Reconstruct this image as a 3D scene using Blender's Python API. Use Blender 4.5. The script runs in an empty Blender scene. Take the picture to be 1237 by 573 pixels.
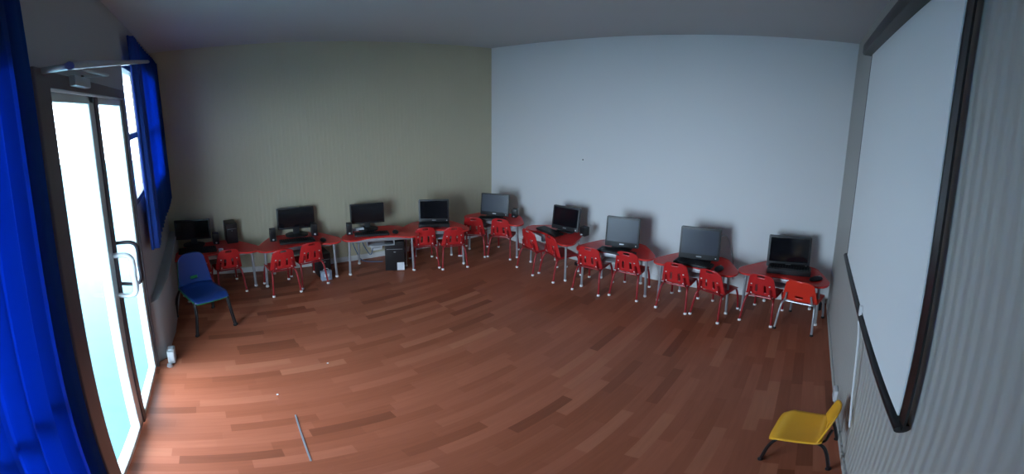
import bpy, bmesh, math, random
from mathutils import Vector, Matrix
random.seed(7)
col = bpy.context.scene.collection
PI = math.pi
R = math.radians

# ------------------------------------------------------------------ materials
def mat(name, color, rough=.5, metal=0., noise=.0, nscale=20., bump=0., bscale=200., spec=.5, coat=0.):
    m = bpy.data.materials.new(name); m.use_nodes = True
    nt = m.node_tree; b = nt.nodes['Principled BSDF']
    b.inputs['Roughness'].default_value = rough; b.inputs['Metallic'].default_value = metal
    b.inputs['Specular IOR Level'].default_value = spec
    b.inputs['Coat Weight'].default_value = coat
    tc = nt.nodes.new('ShaderNodeTexCoord')
    n = nt.nodes.new('ShaderNodeTexNoise'); n.inputs['Scale'].default_value = nscale; n.inputs['Detail'].default_value = 3
    nt.links.new(tc.outputs['Object'], n.inputs['Vector'])
    mx = nt.nodes.new('ShaderNodeMix'); mx.data_type = 'RGBA'
    mx.inputs['A'].default_value = (*[c * (1 - noise) for c in color], 1)
    mx.inputs['B'].default_value = (*[min(1, c * (1 + noise)) for c in color], 1)
    nt.links.new(n.outputs['Fac'], mx.inputs['Factor']); nt.links.new(mx.outputs['Result'], b.inputs['Base Color'])
    if bump:
        n2 = nt.nodes.new('ShaderNodeTexNoise'); n2.inputs['Scale'].default_value = bscale
        nt.links.new(tc.outputs['Object'], n2.inputs['Vector'])
        bp = nt.nodes.new('ShaderNodeBump'); bp.inputs['Strength'].default_value = bump; bp.inputs['Distance'].default_value = .002
        nt.links.new(n2.outputs['Fac'], bp.inputs['Height']); nt.links.new(bp.outputs['Normal'], b.inputs['Normal'])
    return m

def panel_wall(name, color, axis, line=.12, rough=.6):
    """wall panelling with fine vertical ribs every 5 cm along the given axis"""
    m = mat(name, color, rough, noise=.04, nscale=1.3)
    nt = m.node_tree; b = nt.nodes['Principled BSDF']
    tc = nt.nodes['Texture Coordinate']
    mp = nt.nodes.new('ShaderNodeMapping'); nt.links.new(tc.outputs['Object'], mp.inputs['Vector'])
    w = nt.nodes.new('ShaderNodeTexWave'); w.wave_type = 'BANDS'; w.bands_direction = axis; w.wave_profile = 'SIN'
    w.inputs['Scale'].default_value = 7.0
    nt.links.new(mp.outputs['Vector'], w.inputs['Vector'])
    bp = nt.nodes.new('ShaderNodeBump'); bp.inputs['Strength'].default_value = line; bp.inputs['Distance'].default_value = .006
    nt.links.new(w.outputs['Fac'], bp.inputs['Height']); nt.links.new(bp.outputs['Normal'], b.inputs['Normal'])
    return m

def floor_mat():
    m = bpy.data.materials.new('strip_parquet'); m.use_nodes = True
    nt = m.node_tree; N = nt.nodes; L = nt.links; b = N['Principled BSDF']
    tc = N.new('ShaderNodeTexCoord')
    sp = N.new('ShaderNodeSeparateXYZ'); L.new(tc.outputs['Object'], sp.inputs[0])
    def math_(op, a, bb=None, c=None):
        n = N.new('ShaderNodeMath'); n.operation = op
        for i, v in enumerate((a, bb, c)):
            if v is None: continue
            if isinstance(v, (int, float)): n.inputs[i].default_value = v
            else: L.new(v, n.inputs[i])
        return n.outputs[0]
    W, Ln = .066, .42
    xs = math_('DIVIDE', sp.outputs['X'], W); row = math_('FLOOR', xs)
    wn = N.new('ShaderNodeTexWhiteNoise'); wn.noise_dimensions = '1D'; L.new(row, wn.inputs['W'])
    off = math_('MULTIPLY', wn.outputs['Value'], 3.7)
    ys = math_('ADD', math_('DIVIDE', sp.outputs['Y'], Ln), off); cell = math_('FLOOR', ys)
    cx = N.new('ShaderNodeCombineXYZ'); L.new(row, cx.inputs[0]); L.new(cell, cx.inputs[1])
    w2 = N.new('ShaderNodeTexWhiteNoise'); w2.noise_dimensions = '3D'; L.new(cx.outputs[0], w2.inputs['Vector'])
    ramp = N.new('ShaderNodeValToRGB'); e = ramp.color_ramp.elements
    e[0].position = 0; e[0].color = (.22, .064, .032, 1)
    e[1].position = 1; e[1].color = (.45, .16, .088, 1)
    for p, c in ((.12, (.31, .090, .045, 1)), (.5, (.35, .105, .055, 1)), (.85, (.40, .124, .067, 1))):
        q = e.new(p); q.color = c
    L.new(w2.outputs['Value'], ramp.inputs[0])
    # grain streaks along the strips
    mp = N.new('ShaderNodeMapping'); mp.inputs['Scale'].default_value = (60, 4, 1); L.new(tc.outputs['Object'], mp.inputs['Vector'])
    gn = N.new('ShaderNodeTexNoise'); gn.inputs['Scale'].default_value = 1.; gn.inputs['Detail'].default_value = 5; L.new(mp.outputs[0], gn.inputs['Vector'])
    mx = N.new('ShaderNodeMix'); mx.data_type = 'RGBA'; mx.blend_type = 'MULTIPLY'; mx.inputs['Factor'].default_value = .45
    cr = N.new('ShaderNodeValToRGB'); cr.color_ramp.elements[0].color = (.55, .55, .55, 1); cr.color_ramp.elements[1].color = (1.25, 1.25, 1.25, 1)
    L.new(gn.outputs['Fac'], cr.inputs[0]); L.new(ramp.outputs[0], mx.inputs['A']); L.new(cr.outputs[0], mx.inputs['B'])
    L.new(mx.outputs['Result'], b.inputs['Base Color'])
    b.inputs['Roughness'].default_value = .36; b.inputs['Specular IOR Level'].default_value = .35
    # joints
    fx = math_('FRACT', xs); fy = math_('FRACT', ys)
    jx = math_('LESS_THAN', fx, .03); jy = math_('LESS_THAN', fy, .006)
    j = math_('MAXIMUM', jx, jy)
    bp = N.new('ShaderNodeBump'); bp.invert = True; bp.inputs['Strength'].default_value = .25; bp.inputs['Distance'].default_value = .001
    L.new(j, bp.inputs['Height']); L.new(bp.outputs['Normal'], b.inputs['Normal'])
    return m

def glass_mat(name, tint):
    m = bpy.data.materials.new(name); m.use_nodes = True
    nt = m.node_tree; N = nt.nodes; L = nt.links
    N.remove(N['Principled BSDF'])
    t = N.new('ShaderNodeBsdfTransparent'); t.inputs[0].default_value = (*tint, 1)
    g = N.new('ShaderNodeBsdfGlossy'); g.inputs['Roughness'].default_value = .08; g.inputs[0].default_value = (1, 1, 1, 1)
    lw = N.new('ShaderNodeLayerWeight'); lw.inputs[0].default_value = .5
    pw = N.new('ShaderNodeMath'); pw.operation = 'POWER'; pw.inputs[1].default_value = 4.; L.new(lw.outputs['Facing'], pw.inputs[0])
    fr = N.new('ShaderNodeMath'); fr.operation = 'MULTIPLY_ADD'; fr.inputs[1].default_value = .04; fr.inputs[2].default_value = .01; L.new(pw.outputs[0], fr.inputs[0])
    mx = N.new('ShaderNodeMixShader'); L.new(fr.outputs[0], mx.inputs[0]); L.new(t.outputs[0], mx.inputs[1]); L.new(g.outputs[0], mx.inputs[2])
    L.new(mx.outputs[0], N['Material Output'].inputs[0])
    return m

def cloth_mat(name, color, trans):
    m = bpy.data.materials.new(name); m.use_nodes = True
    nt = m.node_tree; N = nt.nodes; L = nt.links
    b = N['Principled BSDF']; b.inputs['Roughness'].default_value = .8; b.inputs['Base Color'].default_value = (*color, 1)
    tc = N.new('ShaderNodeTexCoord'); mp = N.new('ShaderNodeMapping'); mp.inputs['Scale'].default_value = (900, 900, 900)
    L.new(tc.outputs['Object'], mp.inputs[0])
    n = N.new('ShaderNodeTexNoise'); n.inputs['Scale'].default_value = 1; L.new(mp.outputs[0], n.inputs['Vector'])
    bp = N.new('ShaderNodeBump'); bp.inputs['Strength'].default_value = .2; bp.inputs['Distance'].default_value = .001
    L.new(n.outputs['Fac'], bp.inputs['Height']); L.new(bp.outputs[0], b.inputs['Normal'])
    t = N.new('ShaderNodeBsdfTranslucent'); t.inputs[0].default_value = (*color, 1)
    mx = N.new('ShaderNodeMixShader'); mx.inputs[0].default_value = trans
    L.new(b.outputs[0], mx.inputs[1]); L.new(t.outputs[0], mx.inputs[2]); L.new(mx.outputs[0], N['Material Output'].inputs[0])
    return m

M = dict(
    floor=floor_mat(),
    white_wall=mat('painted_white_wall', (.70, .71, .72), .55, noise=.03, nscale=.8, bump=.05, bscale=60),
    beige_wall=panel_wall('beige_ribbed_wall', (.50, .455, .325), 'Y', .3),
    grey_wall=panel_wall('grey_ribbed_wall', (.44, .44, .42), 'Y', .6),
    door_wall=mat('grey_door_wall', (.33, .335, .34), .6, noise=.05, nscale=2),
    ceiling=mat('ceiling_paint', (.50, .50, .50), .7, noise=.03, nscale=1),
    skirting=mat('skirting_white', (.66, .66, .66), .45),
    red_top=mat('red_laminate', (.62, .030, .026), .28, noise=.05, nscale=8),
    red_plastic=mat('red_plastic', (.52, .018, .020), .35, noise=.06, nscale=12, coat=.2),
    red_orange=mat('bright_red_plastic', (.72, .035, .018), .33, noise=.04, nscale=12, coat=.2),
    red_steel=mat('red_painted_steel', (.30, .016, .020), .3, metal=.15),
    blue_plastic=mat('blue_plastic', (.008, .035, .17), .38, noise=.05, nscale=10, coat=.15),
    green_plastic=mat('green_plastic', (.02, .22, .06), .4, noise=.05),
    yellow_plastic=mat('yellow_plastic', (.85, .42, .025), .38, noise=.05),
    black_steel=mat('black_steel', (.012, .012, .014), .35, metal=.3),
    silver=mat('silver_steel', (.42, .44, .47), .35, metal=.6),
    chrome=mat('chrome', (.5, .5, .52), .2, metal=1.),
    glide=mat('white_glide', (.8, .8, .8), .3),
    tray=mat('grey_tray_plastic', (.45, .47, .49), .45),
    black=mat('black_plastic', (.010, .010, .012), .38, noise=.2, nscale=60, bump=.1),
    dark=mat('charcoal_plastic', (.022, .023, .026), .42),
    screen=mat('dark_screen', (.006, .007, .010), .10, spec=.5),
    screen_matte=mat('matte_grey_screen', (.036, .045, .066), .30, spec=.5),
    white_plastic=mat('white_plastic', (.75, .76, .78), .35),
    paper=mat('paper', (.7, .72, .75), .8),
    bluepaper=mat('printed_paper', (.30, .36, .45), .6, noise=.5, nscale=35),
    alu=mat('white_aluminium', (.60, .68, .68), .35, metal=.2),
    frame_dark=mat('brown_door_frame', (.10, .085, .095), .5, metal=.1),
    handle_dark=mat('bronze_handle', (.06, .05, .06), .35, metal=.5),
    screen_fabric=mat('projection_fabric', (.86, .90, .92), .65, noise=.015, nscale=.7),
    glass=glass_mat('door_glass', (.93, .98, 1.0)),
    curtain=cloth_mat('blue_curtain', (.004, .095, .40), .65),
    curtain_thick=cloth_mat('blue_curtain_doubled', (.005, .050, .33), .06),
    pave=mat('outdoor_paving', (.075, .18, .21), .8, noise=.1, nscale=3),
    cable=mat('grey_cable', (.35, .36, .38), .5),
    cable_blue=mat('blue_cable', (.05, .12, .25), .5),
)

# ------------------------------------------------------------------ mesh helpers
class MB:
    def __init__(s): s.bm = bmesh.new()
    def box(s, c, d, rot=None, bevel=0., seg=2):
        g = bmesh.ops.create_cube(s.bm, size=1)['verts']
        m = Matrix.Translation(c) @ (rot.to_4x4() if rot else Matrix()) @ Matrix.Diagonal((*d, 1))
        bmesh.ops.transform(s.bm, matrix=m, verts=g)
        if bevel:
            es = list({e for v in g for e in v.link_edges})
            bmesh.ops.bevel(s.bm, geom=es, offset=bevel, segments=seg, profile=.6, affect='EDGES')
        return s
    def tube(s, pts, r, n=8, r2=None, smooth=0):
        pts = [Vector(p) for p in pts]
        if smooth: pts = spline(pts, smooth)
        rings = []; N = len(pts); up = None
        for i, p in enumerate(pts):
            t = (pts[min(i + 1, N - 1)] - pts[max(i - 1, 0)]).normalized()
            if up is None:
                up = Vector((0, 0, 1)) if abs(t.z) < .9 else Vector((1, 0, 0))
            a = t.cross(up).normalized(); up = a.cross(t).normalized()
            rr = r if r2 is None else r + (r2 - r) * i / (N - 1)
            rings.append([s.bm.verts.new(p + (a * math.cos(k * 2 * PI / n) + up * math.sin(k * 2 * PI / n)) * rr) for k in range(n)])
        for A, B in zip(rings, rings[1:]):
            for k in range(n): s.bm.faces.new((A[k], A[(k + 1) % n], B[(k + 1) % n], B[k]))
        s.bm.faces.new(rings[0][::-1]); s.bm.faces.new(rings[-1])
        return s
    def lathe(s, prof, c=(0, 0, 0), n=20):
        c = Vector(c); rings = []
        for r, z in prof: rings.append([s.bm.verts.new(c + Vector((r * math.cos(k * 2 * PI / n), r * math.sin(k * 2 * PI / n), z))) for k in range(n)])
        for A, B in zip(rings, rings[1:]):
            for k in range(n): s.bm.faces.new((A[k], A[(k + 1) % n], B[(k + 1) % n], B[k]))
        s.bm.faces.new(rings[0][::-1]); s.bm.faces.new(rings[-1])
        return s
    def prism(s, out, z0, z1, bevel=0., rot=None, loc=None):
        a = [s.bm.verts.new((x, y, z0)) for x, y in out]; b = [s.bm.verts.new((x, y, z1)) for x, y in out]
        n = len(out); f0 = s.bm.faces.new(a[::-1]); f1 = s.bm.faces.new(b)
        for i in range(n): s.bm.faces.new((a[i], a[(i + 1) % n], b[(i + 1) % n], b[i]))
        vs = a + b
        if bevel:
            es = list(f0.edges) + list(f1.edges)
            r_ = bmesh.ops.bevel(s.bm, geom=es, offset=bevel, segments=2, profile=.6, affect='EDGES')
            vs = [v for v in s.bm.verts]
        if rot or loc:
            bmesh.ops.transform(s.bm, matrix=Matrix.Translation(loc or (0, 0, 0)) @ (rot.to_4x4() if rot else Matrix()), verts=vs)
        return s
    def grid(s, fn, nu, nv, skip=None):
        V = [[s.bm.verts.new(fn(i / nu, j / nv)) for j in range(nv + 1)] for i in range(nu + 1)]
        for i in range(nu):
            for j in range(nv):
                if skip and skip((i + .5) / nu, (j + .5) / nv): continue
                s.bm.faces.new((V[i][j], V[i + 1][j], V[i + 1][j + 1], V[i][j + 1]))
        return s
    def build(s, name, m, parent=None, smooth=True, solid=0., sub=0):
        bmesh.ops.remove_doubles(s.bm, verts=s.bm.verts, dist=1e-5)
        bmesh.ops.recalc_face_normals(s.bm, faces=s.bm.faces)
        me = bpy.data.meshes.new(name); s.bm.to_mesh(me); s.bm.free()
        if smooth:
            for p in me.polygons: p.use_smooth = True
            me.set_sharp_from_angle(angle=R(38))
        me.materials.append(m)
        o = bpy.data.objects.new(name, me); col.objects.link(o)
        if parent: o.parent = parent
        if solid:
            md = o.modifiers.new('thickness', 'SOLIDIFY'); md.thickness = solid; md.offset = 0
        if sub:
            md = o.modifiers.new('smooth', 'SUBSURF'); md.levels = sub; md.render_levels = sub
        return o

def spline(P, k):
    P = [Vector(p) for p in P]; out = []
    for i in range(len(P) - 1):
        p0 = P[max(i - 1, 0)]; p1 = P[i]; p2 = P[i + 1]; p3 = P[min(i + 2, len(P) - 1)]
        for j in range(k):
            t = j / k
            out.append(.5 * ((2 * p1) + (-p0 + p2) * t + (2 * p0 - 5 * p1 + 4 * p2 - p3) * t * t + (-p0 + 3 * p1 - 3 * p2 + p3) * t ** 3))
    out.append(P[-1]); return out

def closed_spline(P, k):
    P = [Vector((*p, 0)) for p in P]; n = len(P); out = []
    for i in range(n):
        p0, p1, p2, p3 = P[i - 1], P[i], P[(i + 1) % n], P[(i + 2) % n]
        for j in range(k):
            t = j / k
            v = .5 * ((2 * p1) + (-p0 + p2) * t + (2 * p0 - 5 * p1 + 4 * p2 - p3) * t * t + (-p0 + 3 * p1 - 3 * p2 + p3) * t ** 3)
            out.append((v.x, v.y))
    return out

def rrect(w, h, r, n=4, cx=0, cy=0):
    out = []
    for sx, sy, a in ((1, 1, 0), (-1, 1, 90), (-1, -1, 180), (1, -1, 270)):
        for k in range(n + 1):
            t = R(a + 90 * k / n); out.append((cx + sx * (w / 2 - r) + r * math.cos(t), cy + sy * (h / 2 - r) + r * math.sin(t)))
    return out

def tag(o, label, cat, group=None):
    o['label'] = label; o['category'] = cat
    if group: o['group'] = group
    return o
def thing(name, label, cat, loc=(0, 0, 0), rot=0., group=None):
    o = bpy.data.objects.new(name, None); col.objects.link(o); o.empty_display_size = .1
    o.location = loc; o.rotation_euler = (0, 0, R(rot)); return tag(o, label, cat, group)
def struct(o):
    o['kind'] = 'structure'; return o
def dup(root, loc, rot, label, scale=None):
    def rec(o, par):
        c = o.copy(); col.objects.link(c)
        if par: c.parent = par
        for ch in kids.get(o.name, []): rec(ch, c)
        return c
    kids = {}
    for o in list(bpy.data.objects):
        if o.parent: kids.setdefault(o.parent.name, []).append(o)
    r = rec(root, None); place(r, loc, rot, label, scale); return r
def place(r, loc, rot, label, scale=None):
    r.location = loc; r.rotation_euler = (0, 0, R(rot)); r['label'] = label
    if scale: r.scale = scale
def series(proto, spots):
    out = []
    for i, (loc, rot, label, *sc) in enumerate(spots):
        sc = sc[0] if sc else None
        if i == 0: continue
        out.append(dup(proto, loc, rot, label, sc))
    loc, rot, label, *sc = spots[0]
    place(proto, loc, rot, label, sc[0] if sc else None)
    return [proto] + out

# ------------------------------------------------------------------ room shell
CEIL = 2.80; WX = 4.08; LY = -3.93; S = -.10   # the left-hand wall runs slightly out of square
def slab(name, pts, z0, z1, m):
    return struct(MB().prism(pts, z0, z1).build(name, m, smooth=False))
struct(MB().box((1.8, -1.90, -.05), (4.9, 4.18, .1)).build('floor', M['floor'], smooth=False))
struct(MB().box((1.8, -1.95, CEIL + .05), (4.9, 4.4, .1)).build('ceiling', M['ceiling'], smooth=False))
slab('wall_back', [(-.02, 0), (WX + .12, 0), (WX + .12, .12), (-.14, .12), (-.02, .012)], 0, CEIL, M['white_wall'])
bx = .10 * LY
slab('wall_left', [(0, 0), (-.12, .02), (bx - .14, LY - .12), (bx, LY)], 0, CEIL, M['beige_wall'])
slab('wall_right', [(WX, 0), (WX + .12, 0), (WX + .12, LY - .12), (WX, LY)], 0, CEIL, M['grey_wall'])
# door wall with openings
DW = MB()
vX0, vX1, vZ0, vZ1 = 2.93, 3.42, .25, 2.25        # unseen opening behind the near curtain, added to backlight it
def wseg(x0, x1, z0, z1): DW.box(((x0 + x1) / 2, LY - .03, (z0 + z1) / 2), (x1 - x0, .06, z1 - z0))
wX0, wX1, wZ0, wZ1 = .02, 1.345, 1.42, 2.46       # window beside the door
dX0, dX1, dZ = 1.40, 2.78, 2.24                  # double door
wseg(bx - .1, wX0, 0, CEIL); wseg(wX0, wX1, 0, wZ0); wseg(wX0, wX1, wZ1, CEIL); wseg(wX1, dX0, 0, CEIL)
wseg(dX0, dX1, dZ, CEIL); wseg(dX1, vX0, 0, CEIL); wseg(vX0, vX1, 0, vZ0); wseg(vX0, vX1, vZ1, CEIL); wseg(vX1, WX, 0, CEIL)
struct(DW.build('wall_front', M['door_wall'], smooth=False))

def window(name, x0, x1, z0, z1, mull):
    f = MB(); t = .04; y = LY - .033
    f.box(((x0 + x1) / 2, y, z0 + t / 2), (x1 - x0, .06, t), bevel=.004); f.box(((x0 + x1) / 2, y, z1 - t / 2), (x1 - x0, .06, t), bevel=.004)
    f.box((x0 + t / 2, y, (z0 + z1) / 2), (t, .06, z1 - z0), bevel=.004); f.box((x1 - t / 2, y, (z0 + z1) / 2), (t, .06, z1 - z0), bevel=.004)
    for mx in mull: f.box((mx, y, (z0 + z1) / 2), (.035, .05, z1 - z0 - .05), bevel=.004)
    w = struct(f.build(name, M['frame_dark'], smooth=False))
    MB().box(((x0 + x1) / 2, y, z0 + .47 * (z1 - z0)), (x1 - x0 - .06, .045, .045), bevel=.004).build('transom_bar', M['frame_dark'], w)
    MB().box(((x0 + x1) / 2, y - .005, (z0 + z1) / 2), (x1 - x0 - .06, .006, z1 - z0 - .06)).build('glass_pane', M['glass'], w, smooth=False)
window('window_1', wX0, wX1, wZ0, wZ1, [(wX0 + wX1) / 2])

window('added_backlight_window', vX0, vX1, vZ0, vZ1, [])  # added, not a known window: lights the near curtain from behind

# double door: frame, two leaves
f = MB()
f.box((dX0 + .015, LY - .025, dZ / 2), (.03, .06, dZ), bevel=.004); f.box((dX1 - .055, LY - .02, dZ / 2), (.11, .09, dZ), bevel=.006)
f.box(((dX0 + dX1) / 2, LY - .025, dZ - .03), (dX1 - dX0 - .02, .07, .06), bevel=.004)
struct(f.build('trim_1', M['frame_dark'], smooth=False))
def leaf(name, x0, x1, sl, sr, z1):
    y = LY - .03; z0 = .012; f = MB(); th = .045
    f.box((x0 + sl / 2, y, (z0 + z1) / 2), (sl, th, z1 - z0), bevel=.006); f.box((x1 - sr / 2, y, (z0 + z1) / 2), (sr, th, z1 - z0), bevel=.006)
    f.box(((x0 + x1) / 2, y, z1 - .02), (x1 - x0 - .02, th, .04), bevel=.006); f.box(((x0 + x1) / 2, y, z0 + .022), (x1 - x0 - .02, th, .045), bevel=.006)
    d = struct(f.build(name, M['alu'], smooth=False))
    MB().box(((x0 + x1) / 2, y, (z0 + z1) / 2), (x1 - x0 - .04, .008, z1 - z0 - .05)).build('glass_pane', M['glass'], d, smooth=False)
    return d
zt = 2.175
d1 = leaf('door_1', 1.435, 2.045, .055, .04, zt)
d2 = leaf('door_2', 2.075, 2.665, .085, .03, zt)
a = MB().box((2.055, LY - .006, (zt + .012) / 2), (.055, .014, zt - .02), bevel=.003).build('meeting_strip', M['frame_dark'], d1)
def pull(x, z0, z1, out, m, parent, r=.012):
    y = LY - .008
    MB().tube([(x, y, z0), (x, y + out * .7, z0 - .002), (x, y + out, z0 + .03), (x, y + out, (z0 + z1) / 2), (x, y + out, z1 - .03), (x, y + out * .7, z1 + .002), (x, y, z1)], r, n=10, smooth=5).build('pull_handle', m, parent)
pull(2.085, 1.105, 1.345, .085, M['white_plastic'], d2, .014)
pull(2.0, 1.135, 1.385, .10, M['handle_dark'], d1, .011)
# closer on the near leaf, with arm
cl = MB().box((2.34, LY + .015, 2.222), (.20, .04, .045), bevel=.008).build('closer_body', M['silver'], d2)
MB().tube([(2.30, LY + .02, 2.25), (2.16, LY + .09, 2.26), (2.45, LY + .01, 2.28)], .008, n=6).build('closer_arm', M['silver'], cl)
# low ledge at the foot of the wall below the window
struct(MB().prism([(bx + .02, LY), (1.36, LY), (1.30, LY + .05), (.9, LY + .085), (bx + .02, LY + .085)], 0, .62, bevel=.008).build('trim_2', M['door_wall']))
# skirtings
struct(MB().box((2.02, -.006, .035), (4.1, .012, .07), bevel=.003).build('baseboard_back', M['skirting'], smooth=False))
ang = math.atan2(-.10, 1)
struct(MB().prism([(.002, -.015), (.014, -.015), (bx + .02, LY + .09), (bx + .004, LY + .09)], 0, .07).build('baseboard_left', M['skirting'], smooth=False))
struct(MB().box((WX - .005, -1.96, .03), (.010, 3.9, .06), bevel=.002).build('baseboard_right', M['grey_wall'], smooth=False))
# lifted seam in the floor
struct(MB().box((2.30, -3.22, .001), (.42, .008, .003), rot=Matrix.Rotation(R(-6), 3, 'Z')).build('trim_3', M['silver'], smooth=False))
# outside ground
struct(MB().box((2, -8.99, -.06), (30, 10, .1)).build('pavement_outside', M['pave'], smooth=False))
# unseen roof over the entrance, added to block the high sky light
struct(MB().box((1.8, LY - .06 - .75, 2.58), (5.6, 1.5, .08)).build('sky_blocking_roof_outside', M['ceiling'], smooth=False))

# ------------------------------------------------------------------ curtains
def curtain(name, x0, x1, z0, z1, y, amp, n, m, label, dz=0., group=None, cat='curtain', half=None):
    def fn(u, v):
        x = x0 + (x1 - x0) * u
        yy = y + amp * math.sin(u * n * 2 * PI) * (.6 + .4 * (1 - v)) + .3 * amp * math.sin(u * n * 4.3 * PI + 1)
        return Vector((x, yy, z0 + dz * u + (z1 - z0 - dz * u) * v))
    o = MB().grid(fn, n * 10, 8).build(name, m, solid=.004)
    return tag(o, label, cat, group)
main = thing('curtain', 'bright blue curtain hanging over the window beside the glass door', 'curtain')
c = curtain('drape', -.36, .95, 1.05, 2.66, LY + .06, .018, 11, M['curtain'], '')
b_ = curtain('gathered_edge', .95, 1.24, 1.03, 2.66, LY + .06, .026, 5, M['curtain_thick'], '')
for o in (c, b_):
    for k in ('label', 'category'): del o[k]
    o.parent = main
b_['label'] = 'darker bunched edge of the curtain'
near = thing('curtain', 'dark blue floor-length curtain left of the brown door frame', 'curtain')
c = curtain('drape', 2.87, 3.50, .03, 2.50, LY + .045, .018, 7, M['curtain'], '')
for k in ('label', 'category'): del c[k]
c.parent = near
MB().box((3.19, LY + .045, 2.515), (.66, .09, .03), bevel=.004).build('curtain_track', M['silver'], near)
rod = thing('curtain_rod', 'thin silver rod sloping along the wall above the glass door', 'rod', (0, 0, 0))
MB().tube([(1.07, LY + .14, 2.472), (2.0, LY + .14, 2.335), (2.82, LY + .14, 2.215)], .013, n=10).build('pole', M['silver'], rod)
for x, z in ((1.38, 2.426), (2.1, 2.32), (2.72, 2.23)):
    MB().box((x, LY + .07, z), (.02, .14, .02), bevel=.003).build('bracket', M['silver'], rod)

# ------------------------------------------------------------------ tables
CT = [(0, -.125), (.14, -.145), (.27, -.2), (.37, -.19), (.405, -.1), (.36, .0), (.28, .13), (.2, .215), (0, .225)]
full = CT + [(-x, y) for x, y in CT[-2:0:-1]]
OUT = closed_spline(full, 6)
TH = .49
def make_table():
    t = thing('trapezoid_table', '', 'table', group='red children\'s tables along the walls')
    MB().prism(OUT, TH - .018, TH, bevel=.004).build('tabletop', M['red_top'], t)
    ap = MB()
    P = [(-.325, -.125), (.325, -.125), (.215, .16), (-.215, .16)]
    for i in range(4):
        a, b = Vector((*P[i], TH - .04)), Vector((*P[(i + 1) % 4], TH - .04)); d = b - a
        ap.box((a + b) / 2, (d.length, .016, .04), rot=Matrix.Rotation(math.atan2(d.y, d.x), 3, 'Z'), bevel=.003)
    ap.build('apron', M['silver'], t)
    for i, (x, y) in enumerate(P):
        k = 1.03
        l = MB().tube([(x, y, TH - .02), (x * k, y * k, .012)], .0125, n=12).build('leg', M['silver'], t)
        MB().lathe([(.010, .0), (.016, .002), (.017, .014), (.013, .026)], (x * k, y * k, 0), 12).build('glide', M['glide'], l)
    tr = MB()
    tr.box((0, -.02, TH - .125), (.28, .20, .006), bevel=.002)
    for sx in (-1, 1): tr.box((sx * .14, -.02, TH - .092), (.006, .20, .07), bevel=.002)
    tr.box((0, .08, TH - .092), (.28, .006, .07), bevel=.002)
    tr.build('storage_tray', M['tray'], t)
    return t
table = make_table()
tspots = [
    ((.0, -3.465, 0), 98.7, 'red table in the dim far left corner behind the blue chair', (1.07, 1.10, 1)),
    ((.015, -2.62, 0), 88.7, 'red table under the monitor flanked by two black speakers', (1.08, 1.06, 1)),
    ((.175, -1.763, 0), 70.1, 'red table without chairs, black tower on the floor below', (1., 1., 1)),
    ((.324, -1.168, 0), 58.9, 'red table with two chairs, last against the beige wall before the corner', (.94, .94, 1)),
    ((.53, -.40, 0), 20.6, 'red table standing across the room corner', (.93, .93, 1)),
    ((1.387, -.355, 0), -14.3, 'red table under the black turned-away screen, first along the white wall', (.9, .9, 1)),
    ((2.127, -.365, 0), 12, 'red table under the narrow grey-lit screen, second along the white wall', (.93, .93, 1)),
    ((2.905, -.32, 0), -.7, 'red table holding a screen with a cable trailing down the white wall', (.935, .94, 1)),
    ((3.673, -.285, 0), -11.8, 'red table nearest the projection screen, at right end of the row', (.97, .97, 1)),
]
series(table, tspots)

# ------------------------------------------------------------------ chairs
def shell_back(bw, z0, z1, y0, lean, holes, curve=.02, taper=.80):
    def fn(u, v):
        a = u * 2 - 1
        ww = bw / 2 * (1 - .24 * v)
        # rounded top corners
        if v > .84: ww *= math.sqrt(max(0., 1 - ((v - .84) / .16) ** 2 * .30))
        zz = z0 + (z1 - z0) * v - .022 * abs(a) ** 4 * (v ** 3)
        return Vector((a * ww, y0 - lean * v + curve * (1 - a * a) * -1 + curve, zz))
    return MB().grid(fn, 26, 20, holes)
def shell_seat(w, d, z, y0, bw):
    def fn(u, v):
        a = u * 2 - 1
        ww = w / 2 * (1 - .06 * (1 - v)) * (1 - .12 * max(0, v - .8) / .2 * (1 if abs(a) > .0 else 0))
        yy = y0 + d * v - .02 * abs(a) ** 4 * max(0, v - .5)
        zz = z - .010 * math.cos(a * PI / 2) * math.sin(v * PI) - .028 * max(0, v - .82) / .18 + (.018 * ((.12 - v) / .12) ** 2 if v < .12 else 0)
        return Vector((a * ww, yy, zz))
    return MB().grid(fn, 16, 14)
def h_virco(u, v):
    a = abs(u * 2 - 1)
    if .84 < v < .93 and a < .30: return True                # carrying slot at the top
    if .16 < v < .52 and .26 < a < .40: return True          # two upright slots
    return False
def h_plain(u, v):
    return abs(u * 2 - 1) < .22 and .16 < v < .27
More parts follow.
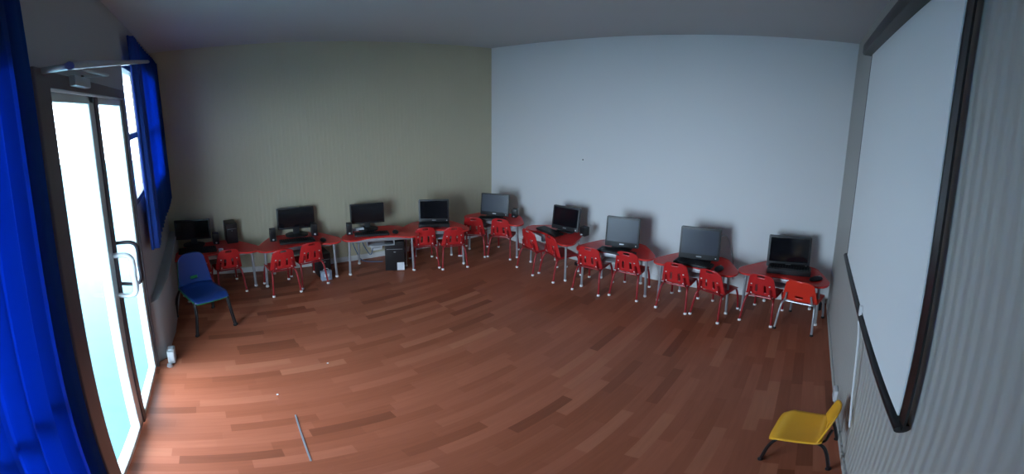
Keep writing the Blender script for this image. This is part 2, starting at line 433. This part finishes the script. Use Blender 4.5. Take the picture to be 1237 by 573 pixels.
def make_chair(name, cat_group, shell, steel, glide, sz=.295, top=.555, w=.275, holes=h_virco, screws=True, spread=1., foot_mat=None, d=.27):
    t = thing(name, '', 'chair', group=cat_group)
    shell_seat(w, d, sz, -.12, w).build('seat', shell, t, solid=.009)
    shell_back(w * .94, sz + .015, top, -.122, .045, holes).build('backrest', shell, t, solid=.009)
    r = .0095; xs = w / 2 - .02; zu = sz - .018
    for sx in (-1, 1):
        l = MB().tube([(sx * (xs + .018) * spread, -.185, .012), (sx * (xs + .008) * spread, -.160, zu * .62), (sx * xs, -.135, zu - .02), (sx * (xs - .008), -.10, zu), (sx * (xs - .01), -.03, zu)], r, n=10, smooth=5).build('leg', steel, t)
        MB().lathe([(.008, 0), (.0145, .003), (.0155, .013), (.010, .024)], (sx * (xs + .018) * spread, -.185, 0), 12).build('glide', glide, l)
        l = MB().tube([(sx * (xs + .012) * spread, d - .115, .012), (sx * (xs + .006), d - .13, zu * .6), (sx * xs, d - .155, zu - .02), (sx * (xs - .008), d - .185, zu), (sx * (xs - .01), -.03, zu)], r, n=10, smooth=5).build('leg', steel, t)
        MB().lathe([(.008, 0), (.0145, .003), (.0155, .013), (.010, .024)], (sx * (xs + .012) * spread, d - .115, 0), 12).build('glide', glide, l)
    for yy in (-.10, d - .20): MB().tube([(-xs + .012, yy, zu), (xs - .012, yy, zu)], .0085, n=8).build('seat_crossbar', steel, t)
    for sx in (-1, 1):
        MB().tube([(sx * (xs - .012), -.10, zu), (sx * (xs - .020), -.132, zu + .02), (sx * (xs - .030), -.143, zu + .07), (sx * (xs - .035), -.151, zu + .12)], .008, n=8, smooth=4).build('back_tube', steel, t)
    if screws:
        for sx in (-1, 1):
            for zz, yy in ((.14, -.154), (.035, -.140)):
                MB().box((sx * .078, yy, sz + zz), (.013, .006, .010), bevel=.002).build('rivet_cap', glide, t)
    return t
def seatpos(fx, fy, rot, k=.185):
    """from the middle of the rear feet to the chair's origin"""
    a = R(rot); return (fx - k * math.sin(a), fy + k * math.cos(a), 0)
red = make_chair('child_chair', 'red slotted children\'s chairs at the tables', M['red_plastic'], M['red_steel'], M['glide'])
cs = [
    (.385, -2.835, 96, 'left of two red slotted chairs at the table with two speakers'),
    (.30, -2.535, 96, 'right of two red slotted chairs at the table with two speakers, before the printed bag'),
    (.30, -3.62, 104, 'red slotted chair partly hidden behind the blue chair in the left corner'),
    (.22, -3.33, 100, 'red slotted chair beside the blue chair, at the dim corner table'),
    (.47, -1.365, 68, 'left red chair at the table right of the floor tower'),
    (.64, -1.115, 66, 'right red chair at the table right of the floor tower'),
    (.50, -.75, 42, 'left red chair at the corner table, dim against the beige wall'),
    (.735, -.565, 26, 'right red chair at the corner table, near the white wall'),
    (1.19, -.63, -10, 'leftmost red chair along the white wall, below the turned-away screen'),
    (1.46, -.61, -19, 'second red chair along the white wall, right side of the first table'),
    (1.955, -.645, 6, 'third red chair along the white wall, left at the grey-lit screen'),
    (2.30, -.555, 4, 'fourth red chair along the white wall, right at the grey-lit screen'),
    (2.765, -.575, -2, 'left red chair at the table with the trailing cable'),
    (3.065, -.60, -18, 'right red chair at the table with the trailing cable'),
    (3.48, -.55, -12, 'red slotted chair left of the bright plain-backed chair'),
]
series(red, [(seatpos(x, y, r), r, l) for x, y, r, l in cs])
oc = make_chair('child_chair', None, M['red_orange'], M['silver'], M['black_steel'], sz=.315, top=.565, w=.31, holes=h_plain, screws=False, d=.29)
place(oc, seatpos(3.79, -.63, -16), -16, 'bright red plain-backed chair with grey legs, rightmost in the row')

# stacked blue + green chairs, seen from the front
bl = make_chair('stacking_chair', None, M['blue_plastic'], M['black_steel'], M['black_steel'], sz=.37, top=.70, w=.32, holes=h_plain, screws=False, d=.33, spread=1.1)
gr = make_chair('stacking_chair', None, M['green_plastic'], M['black_steel'], M['black_steel'], sz=.37, top=.70, w=.32, holes=None, screws=False, d=.33, spread=1.1)
place(gr, (.73, -3.618, 0), -65, 'green plastic chair mostly hidden under the stacked blue chair')
place(bl, (.75, -3.61, .022), -65, 'dark blue plastic chair with black legs stacked in the left corner')
ye = make_chair('stacking_chair', None, M['yellow_plastic'], M['black_steel'], M['black_steel'], sz=.27, top=.50, w=.27, holes=h_plain, screws=False, d=.245)
place(ye, (3.885, -2.03, 0), 80, 'yellow plastic chair with its back to the grey wall at lower right', (1, .86, .97))

# ------------------------------------------------------------------ computers
def make_wide(w=.40, h=.25, lift=.085):
    t = thing('computer_monitor', '', 'monitor', group='wide black monitors on stands')
    zc = lift + h / 2; rt = Matrix.Rotation(R(4), 3, 'X')
    body = MB().prism(rrect(w, h, .008), -.012, .012, bevel=.003, rot=Matrix.Rotation(R(90 - 4), 3, 'X'), loc=Vector((0, 0, zc))).build('housing', M['black'], t)
    MB().prism(rrect(w - .03, h - .034, .003), -.0135, -.0125, rot=Matrix.Rotation(R(90 - 4), 3, 'X') @ Matrix.Rotation(PI, 3, 'X'), loc=Vector((0, 0, zc + .004))).build('display', M['screen'], body)
    MB().box((0, .022, zc), (w * .55, .03, h * .6), rot=Matrix.Rotation(R(-4), 3, 'X'), bevel=.01).build('rear_cover', M['dark'], body)
    MB().box((0, .035, .075), (.07, .022, .15), bevel=.006).build('neck', M['dark'], t)
    MB().prism(closed_spline([(0, -.085), (.10, -.06), (.12, .03), (.06, .085), (-.06, .085), (-.12, .03), (-.10, -.06)], 5), 0, .014, bevel=.004).build('base', M['dark'], t)
    return t
def make_square(w, h, lift, disp, name='computer_monitor', logo=True, tilt=7):
    t = thing(name, '', 'monitor', group='squarish monitors with deep lower bezels')
    tr = Matrix.Rotation(R(90 - tilt), 3, 'X'); zc = lift + h / 2
    ca, sa = math.cos(R(tilt)), math.sin(R(tilt))
    body = MB().prism(rrect(w, h, .010), -.018, .018, bevel=.004, rot=tr, loc=Vector((0, 0, zc))).build('housing', M['dark'], t)
    b = .052
    MB().prism(rrect(w - .036, h - b - .018, .003, cy=(b - .018) / 2), .0185, .0195, rot=tr, loc=Vector((0, 0, zc))).build('display', disp, body)
    MB().prism(rrect(w * .13, .010, .002, cy=-h / 2 + b * .55), .0183, .0198, rot=tr, loc=Vector((0, 0, zc))).build('bezel_badge', M['silver'], body)
    MB().prism(rrect(.011, .011, .004, cx=w / 2 - .03, cy=-h / 2 + b * .45), .0183, .0198, rot=tr, loc=Vector((0, 0, zc))).build('power_button', M['white_plastic'], body)
    MB().box((0, .035, zc), (w * .62, .05, h * .62), rot=Matrix.Rotation(R(-tilt), 3, 'X'), bevel=.016).build('rear_cover', M['dark'], body)
    MB().box((0, .050, lift + .03), (.09, .03, lift + .10), bevel=.006).build('neck', M['dark'], t)
    MB().prism(rrect(.22, .17, .03, cy=.03), 0, .012, bevel=.003).build('base', M['dark'], t)
    return t
wide = make_wide()
sq_dark = make_square(.36, .30, .022, M['screen'])
sq_grey = make_square(.36, .30, .022, M['screen_matte'])
series(wide, [
    ((-.175, -3.665, TH), 86, 'wide black monitor on the dim corner table, beside an upright tower', (.93, 1, .96)),
    ((-.160, -2.575, TH), 82, 'wide black monitor standing between two small black speakers', (1, 1, 1.05)),
    ((.010, -1.82, TH), 73, 'wide black monitor on the table without chairs, one speaker at its left', (.93, 1, 1)),
])
series(sq_dark, [
    ((.235, -1.10, TH), 56, 'black screen above a thick keyboard, last on the beige wall side', (.95, 1, .98)),
    ((1.43, -.25, TH), 5, 'black screen turned to the left, first along the white wall', (.90, 1, .96)),
    ((3.675, -.195, TH), 4, 'largest black screen, nearest the projection screen', (1.04, 1, 1.09)),
])
series(sq_grey, [
    ((.49, -.395, TH), 27, 'grey-glowing screen standing in front of the room corner', (.97, 1, .98)),
    ((2.155, -.34, TH), 14.5, 'silvery grey reflecting screen, second along the white wall', (.9, 1, 1.10)),
    ((2.895, -.285, TH), 8, 'blue-grey reflecting screen with a cable behind its right side', (1., 1, 1.12)),
])
def make_keyboard(w=.36, d=.125, th=.02):
    t = thing('keyboard', '', 'keyboard', group='black keyboards')
    MB().prism(rrect(w, d, .008), 0, th, bevel=.004).build('case', M['dark'], t)
    k = MB(); nx, ny = 15, 5; px = (w - .02) / nx; py = (d - .02) / ny
    for i in range(nx):
        for j in range(ny):
            if j == 0 and 3 < i < 9:
                continue
            k.box((-w / 2 + .01 + (i + .5) * px, -d / 2 + .01 + (j + .5) * py, th + .002), (px * .82, py * .8, .006))
    k.box((-w / 2 + .01 + 6.5 * px, -d / 2 + .01 + .5 * py, th + .002), (px * 4.8, py * .8, .006))
    k.build('key_field', M['black'], t, smooth=False)
    return t
kb = make_keyboard()
series(kb, [
    ((.02, -3.63, TH), 92, 'black keyboard on the dim corner table behind the blue chair', (1.05, 1.15, 1.2)),
    ((.045, -2.625, TH), 84, 'black keyboard between the two small speakers', (1, 1, 1)),
    ((.195, -1.86, TH), 71, 'black keyboard on the table without chairs', (1, .9, 1)),
    ((.33, -1.165, TH), 56, 'thick black keyboard against the last screen on the beige wall side', (.95, .75, 1.9)),
    ((.56, -.515, TH), 28, 'black keyboard on the corner table', (.9, .8, 1.2)),
    ((1.315, -.385, TH), -14, 'black keyboard before the turned-away black screen', (.92, .95, 1)),
    ((2.17, -.475, TH), 4, 'black keyboard before the silvery reflecting screen', (.98, .9, 1.1)),
    ((2.88, -.395, TH), -6, 'black keyboard before the screen with the trailing cable', (.95, .9, 1.3)),
    ((3.695, -.300, TH), -1, 'thick black keyboard before the largest black screen', (1.03, .85, 2.8)),
])
def make_mouse():
    t = thing('computer_mouse', '', 'mouse', group='black mice')
    MB().lathe([(.004, 0), (.030, .002), (.033, .010), (.028, .022), (.016, .031), (.003, .034)], n=18).build('shell', M['black'], t).scale = (1, 1.6, 1)
    MB().box((0, .026, .031), (.006, .018, .008), bevel=.003).build('scroll_wheel', M['silver'], t)
    return t
mo = make_mouse()
series(mo, [
    ((.13, -2.375, TH), 80, 'black mouse right of the speakers\' keyboard'),
    ((.27, -1.62, TH), 70, 'black mouse on the table without chairs'),
    ((3.115, -.42, TH), -10, 'black mouse right of the keyboard, table with the trailing cable', (1.1, 1.1, 1.2)),
    ((3.925, -.405, TH), -60, 'black mouse on the rightmost table tip', (1.1, 1.2, 1.2)),
])
def make_speaker():
    t = thing('desk_speaker', '', 'speaker', group='small black desk speakers')
    MB().box((0, 0, .075), (.062, .08, .15), bevel=.006).build('cabinet', M['dark'], t)
    MB().box((0, -.0405, .09), (.05, .004, .09), bevel=.0015).build('grille', M['black'], t)
    k = MB().lathe([(.010, 0), (.010, .008), (.007, .011)], n=14)
    bmesh.ops.transform(k.bm, matrix=Matrix.Translation((0, -.040, .026)) @ Matrix.Rotation(PI / 2, 4, 'X'), verts=k.bm.verts)
    k.build('volume_knob', M['white_plastic'], t)
    return t
spk = make_speaker()
series(spk, [
    ((-.08, -2.85, TH), 86, 'small black speaker left of the monitor between two speakers'),
    ((-.085, -2.40, TH), 82, 'small black speaker right of the monitor between two speakers'),
    ((.055, -2.055, TH), 72, 'single small black speaker on the table without chairs', (1, 1, .93)),
    ((-.18, -3.435, TH), 95, 'small dark speaker between monitor and upright tower in the corner', (1, 1, .9)),
    ((.665, -.235, TH), 25, 'small black speaker right of the corner screen', (1, 1, .75)),
    ((1.655, -.235, TH), -10, 'small black speaker right of the turned-away screen', (1.2, .9, .72)),
])
def make_tower():
    t = thing('computer_tower', '', 'computer', group='black computer towers')
    MB().box((0, 0, .175), (.16, .34, .35), bevel=.006).build('case', M['black'], t)
    MB().box((0, -.173, .175), (.150, .012, .34), bevel=.004).build('front_panel', M['black'], t)
    MB().box((0, -.181, .30), (.13, .006, .035), bevel=.002).build('disc_drive', M['silver'] if False else M['black'], t)
    MB().lathe([(.008, -.004), (.009, .0), (.008, .004)], (0, -.183, .23), 10).build('power_button', M['silver'], t)
    MB().box((0, -.180, .262), (.13, .004, .004)).build('drive_seam', M['silver'], t)
    return t
tw = make_tower()
tws = series(tw, [
    ((.20, -1.60, 0), 62, 'large black tower on the floor under the table without chairs', (1.3, .70, 1.12)),
    ((-.02, -2.37, 0), 92, 'black tower behind the printed bag under the speakers\' table', (.85, .7, .88)),
    ((-.215, -3.27, TH), 96, 'small upright black tower on the dim corner table', (.72, .50, .70)),
])
lab = MB().box((.045, -.1845, .055), (.058, .002, .095)).build('paper_sticker', M['paper'], tws[0], smooth=False)
lab['label'] = 'white paper sticker low on the front'

# small things
bag = thing('paper_bag', 'small pale printed bag on the floor before the tower under speakers\' table', 'bag', (.185, -2.385, 0), 92)
MB().prism([(-.055, -.02), (.055, -.02), (.055, .02), (-.055, .02)], 0, .125, bevel=.003).build('pouch', M['bluepaper'], bag, smooth=False)
MB().box((.0, -.0215, .07), (.05, .002, .04)).build('printed_label', M['paper'], bag, smooth=False)
MB().tube([(-.025, 0, .12), (-.02, 0, .15), (.02, 0, .15), (.025, 0, .12)], .003, n=6, smooth=4).build('bag_handle', M['paper'], bag)
cup = thing('cup', 'small white cup on the front of the dim corner table', 'cup', (.075, -3.40, TH))
MB().lathe([(.016, 0), (.020, .002), (.024, .028), (.022, .028), (.018, .006), (.002, .005)], n=18).build('bowl', M['white_plastic'], cup)
MB().tube([(.022, 0, .022), (.033, 0, .020), (.032, 0, .009), (.020, 0, .008)], .0025, n=6, smooth=4).build('cup_handle', M['white_plastic'], cup)
pp = tag(MB().prism(rrect(.13, .05, .004), 0, .035, bevel=.003).build('paper_box', M['paper']), 'small white carton between speaker and monitor, table without chairs', 'box')
pp.location = (-.01, -1.93, TH); pp.rotation_euler = (0, 0, R(72))
jb = thing('junction_box', 'white box on the skirting behind the table without chairs', 'box', (-.135, -1.66, .12), 84)
MB().box((0, 0, .09), (.13, .05, .18), bevel=.008).build('housing', M['white_plastic'], jb)
MB().box((0, -.026, .09), (.09, .004, .12), bevel=.002).build('cover', M['tray'], jb)
def cable(name, pts, r, m, label):
    return tag(MB().tube(pts, r, n=6, smooth=6).build(name, m), label, 'cable')
cable('cable', [(-.14, -1.85, .40), (-.12, -1.84, .28), (-.10, -1.80, .16), (-.10, -1.75, .08), (-.12, -1.71, .17)], .005, M['cable_blue'], 'blue cable hanging behind the table without chairs')
cable('cable', [(-.13, -1.98, .40), (-.11, -1.94, .22), (-.09, -1.88, .05), (-.06, -1.80, .008), (.02, -1.66, .008)], .005, M['cable_blue'], 'dark blue cable running to the floor left of the floor tower')
cable('cable', [(3.03, -.20, .73), (3.07, -.10, .74), (3.10, -.045, .68), (3.13, -.03, .55), (3.16, -.03, .40), (3.17, -.03, .2)], .006, M['cable'], 'grey cable arching from the monitor down the white wall')
cable('cable', [(-.22, -2.52, .62), (-.18, -2.46, .58), (-.18, -2.42, .50), (-.20, -2.36, .496)], .004, M['cable'], 'thin cable behind the monitor between two speakers')
ps = thing('power_strip', 'black power strip on the floor under the first white-wall table', 'power strip', (1.58, -.12, 0), -4)
MB().box((0, 0, .022), (.20, .055, .044), bevel=.006).build('body', M['black'], ps)
for i in range(3): MB().box((-.06 + .06 * i, 0, .045), (.035, .035, .003), bevel=.001).build('socket', M['white_plastic'], ps)
ad = thing('power_adapter', 'black adapter on the floor in the right corner behind the table leg', 'adapter', (3.98, -.14, 0), 10)
MB().box((0, 0, .05), (.07, .09, .10), bevel=.01).build('body', M['black'], ad)
MB().tube([(0, .04, .06), (.01, .08, .07), (.03, .10, .12)], .004, n=6, smooth=4).build('lead', M['black'], ad)
nl = tag(MB().lathe([(.002, 0), (.008, .001), (.008, .006), (.003, .010)], n=10).build('wall_hook', M['frame_dark']), 'tiny dark hook alone in the middle of the white wall', 'hook')
nl.rotation_euler = (R(90), 0, 0); nl.location = (1.45, -.001, 1.34)
# crumbs on the floor
for (x, y, l) in ((1.86, -3.24, 'white speck on the floor at lower left, nearer the floor seam'), (1.60, -2.86, 'white speck on the floor out from the blue chair')):
    o = tag(MB().lathe([(.002, 0), (.007, .001), (.005, .004)], n=7).build('paper_scrap', M['paper']), l, 'scrap'); o.location = (x, y, 0)

# ------------------------------------------------------------------ projection screen on the right wall
sx = WX - .024
ps_ = thing('projection_screen', 'large pulled-down white projection screen with black bars on the grey wall', 'projection screen', (sx, -1.9, 1.08))
y0, y1, z0, z1 = -1.19, -2.69, 1.09, 2.49
def scr(name, ya, yb, za, zb, m, t=.004, dx=0.):
    return MB().box((dx, (ya + yb) / 2 + 1.9, (za + zb) / 2 - 1.08), (t, abs(ya - yb), zb - za)).build(name, m, ps_, smooth=False)
scr('fabric', y0 - .02, y1 + .02, z0, z1, M['screen_fabric'])
scr('side_border', y0, y0 - .022, z0, z1, M['black'], .006)
scr('side_border', y1 - .04, y1 + .0, z0, z1, M['black'], .006)
MB().tube([(0, y0 + .02 + 1.9, z0 - 1.08), (0, y1 - .03 + 1.9, z0 - 1.08)], .020, n=14).build('weight_bar', M['black'], ps_)
MB().box((-.016, (y0 + y1) / 2 + 1.9, z1 + .03 - 1.08), (.075, 1.62, .085), bevel=.02).build('roller_case', M['black'], ps_)
for s in (.84, -.84): MB().box((.003, (y0 + y1) / 2 + 1.9 + s * .95, z1 + .05 - 1.08), (.04, .02, .10), bevel=.003).build('mounting_bracket', M['black'], ps_)
MB().box((-.012, -1.98 + 1.9, .045), (.012, .022, .06), bevel=.003).build('pull_tab', M['white_plastic'], ps_)
cable('pull_cord', [(sx - .012, -1.98, 1.065), (sx - .005, -2.0, .95), (sx - .0, -2.03, .75), (sx + .005, -2.07, .55), (sx + .01, -2.12, .38)], .005, M['white_plastic'], 'white cord hanging from the bottom bar of the projection screen')
ol = thing('wall_outlet', 'white outlet low on the grey wall near the yellow chair', 'outlet', (WX - .012, -1.55, .06))
MB().box((0, 0, .04), (.02, .075, .11), bevel=.004).build('plate', M['white_plastic'], ol)
MB().box((-.011, 0, .04), (.004, .035, .06), bevel=.001).build('socket', M['tray'], ol)
# stop at the foot of the door wall
st = tag(MB().lathe([(.018, 0), (.02, .004), (.016, .02), (.018, .03), (.006, .036)], n=14).build('door_stop', M['silver']), 'small metal door stop on the floor by the door wall', 'door stop')
st.location = (1.425, LY + .075, 0)
wc = thing('white_canister', 'pale plastic container at the foot of the wall beside the door', 'container', (1.335, LY + .085, 0), 0)
MB().prism(rrect(.10, .05, .012), 0, .13, bevel=.006).build('body', M['tray'], wc)
MB().prism(rrect(.05, .034, .008), .13, .142, bevel=.003).build('lid', M['tray'], wc)

# ------------------------------------------------------------------ light
w = bpy.data.worlds.new('sky'); bpy.context.scene.world = w; w.use_nodes = True
nt = w.node_tree; bg = nt.nodes['Background']
bg.inputs[0].default_value = (.75, .868, 1.01, 1); bg.inputs[1].default_value = 1.0
SKY = 11
bg.inputs[1].default_value = SKY
def portal(x0, x1, z0, z1):
    l = bpy.data.lights.new('daylight_portal', 'AREA'); l.shape = 'RECTANGLE'; l.size = x1 - x0; l.size_y = z1 - z0
    l.cycles.is_portal = True
    o = bpy.data.objects.new('daylight_portal', l); col.objects.link(o)
    o.location = ((x0 + x1) / 2, LY - .14, (z0 + z1) / 2); o.rotation_euler = (R(90), 0, 0)
portal(wX0, wX1, wZ0, wZ1); portal(dX0, dX1, 0, dZ); portal(vX0, vX1, vZ0, vZ1)

# ------------------------------------------------------------------ camera (the photograph is a hand-held panorama)
sc = bpy.context.scene
cd = bpy.data.cameras.new('camera'); cam = bpy.data.objects.new('camera', cd); col.objects.link(cam); sc.camera = cam
cd.type = 'PANO'; cd.panorama_type = 'EQUIRECTANGULAR'
F_, FY, Y0 = 472.617, 425.355, 177.218
cd.longitude_min = -618.5 / F_; cd.longitude_max = 618.5 / F_
cd.latitude_max = Y0 / FY; cd.latitude_min = -(573 - Y0) / FY
cd.clip_start = .01
Rv = Vector((.71669377, .69735088, .00719592)); Uv = Vector((-.09852719, .09103442, .99096172)); Fv = Vector((-.69039295, .71092509, -.13395182))
mt = Matrix((Rv, Uv, -Fv)).transposed().to_4x4(); mt.translation = Vector((3.7673, -3.4889, 2.05))
cam.matrix_world = mt
sc.view_settings.view_transform = 'Standard'; sc.view_settings.look = 'None'; sc.view_settings.gamma = 1
sc.view_settings.use_curve_mapping = False
sc.view_settings.exposure = 0.82
sc.cycles.max_bounces = 10; sc.cycles.diffuse_bounces = 6; sc.cycles.transparent_max_bounces = 12
sc.cycles.sample_clamp_indirect = 6
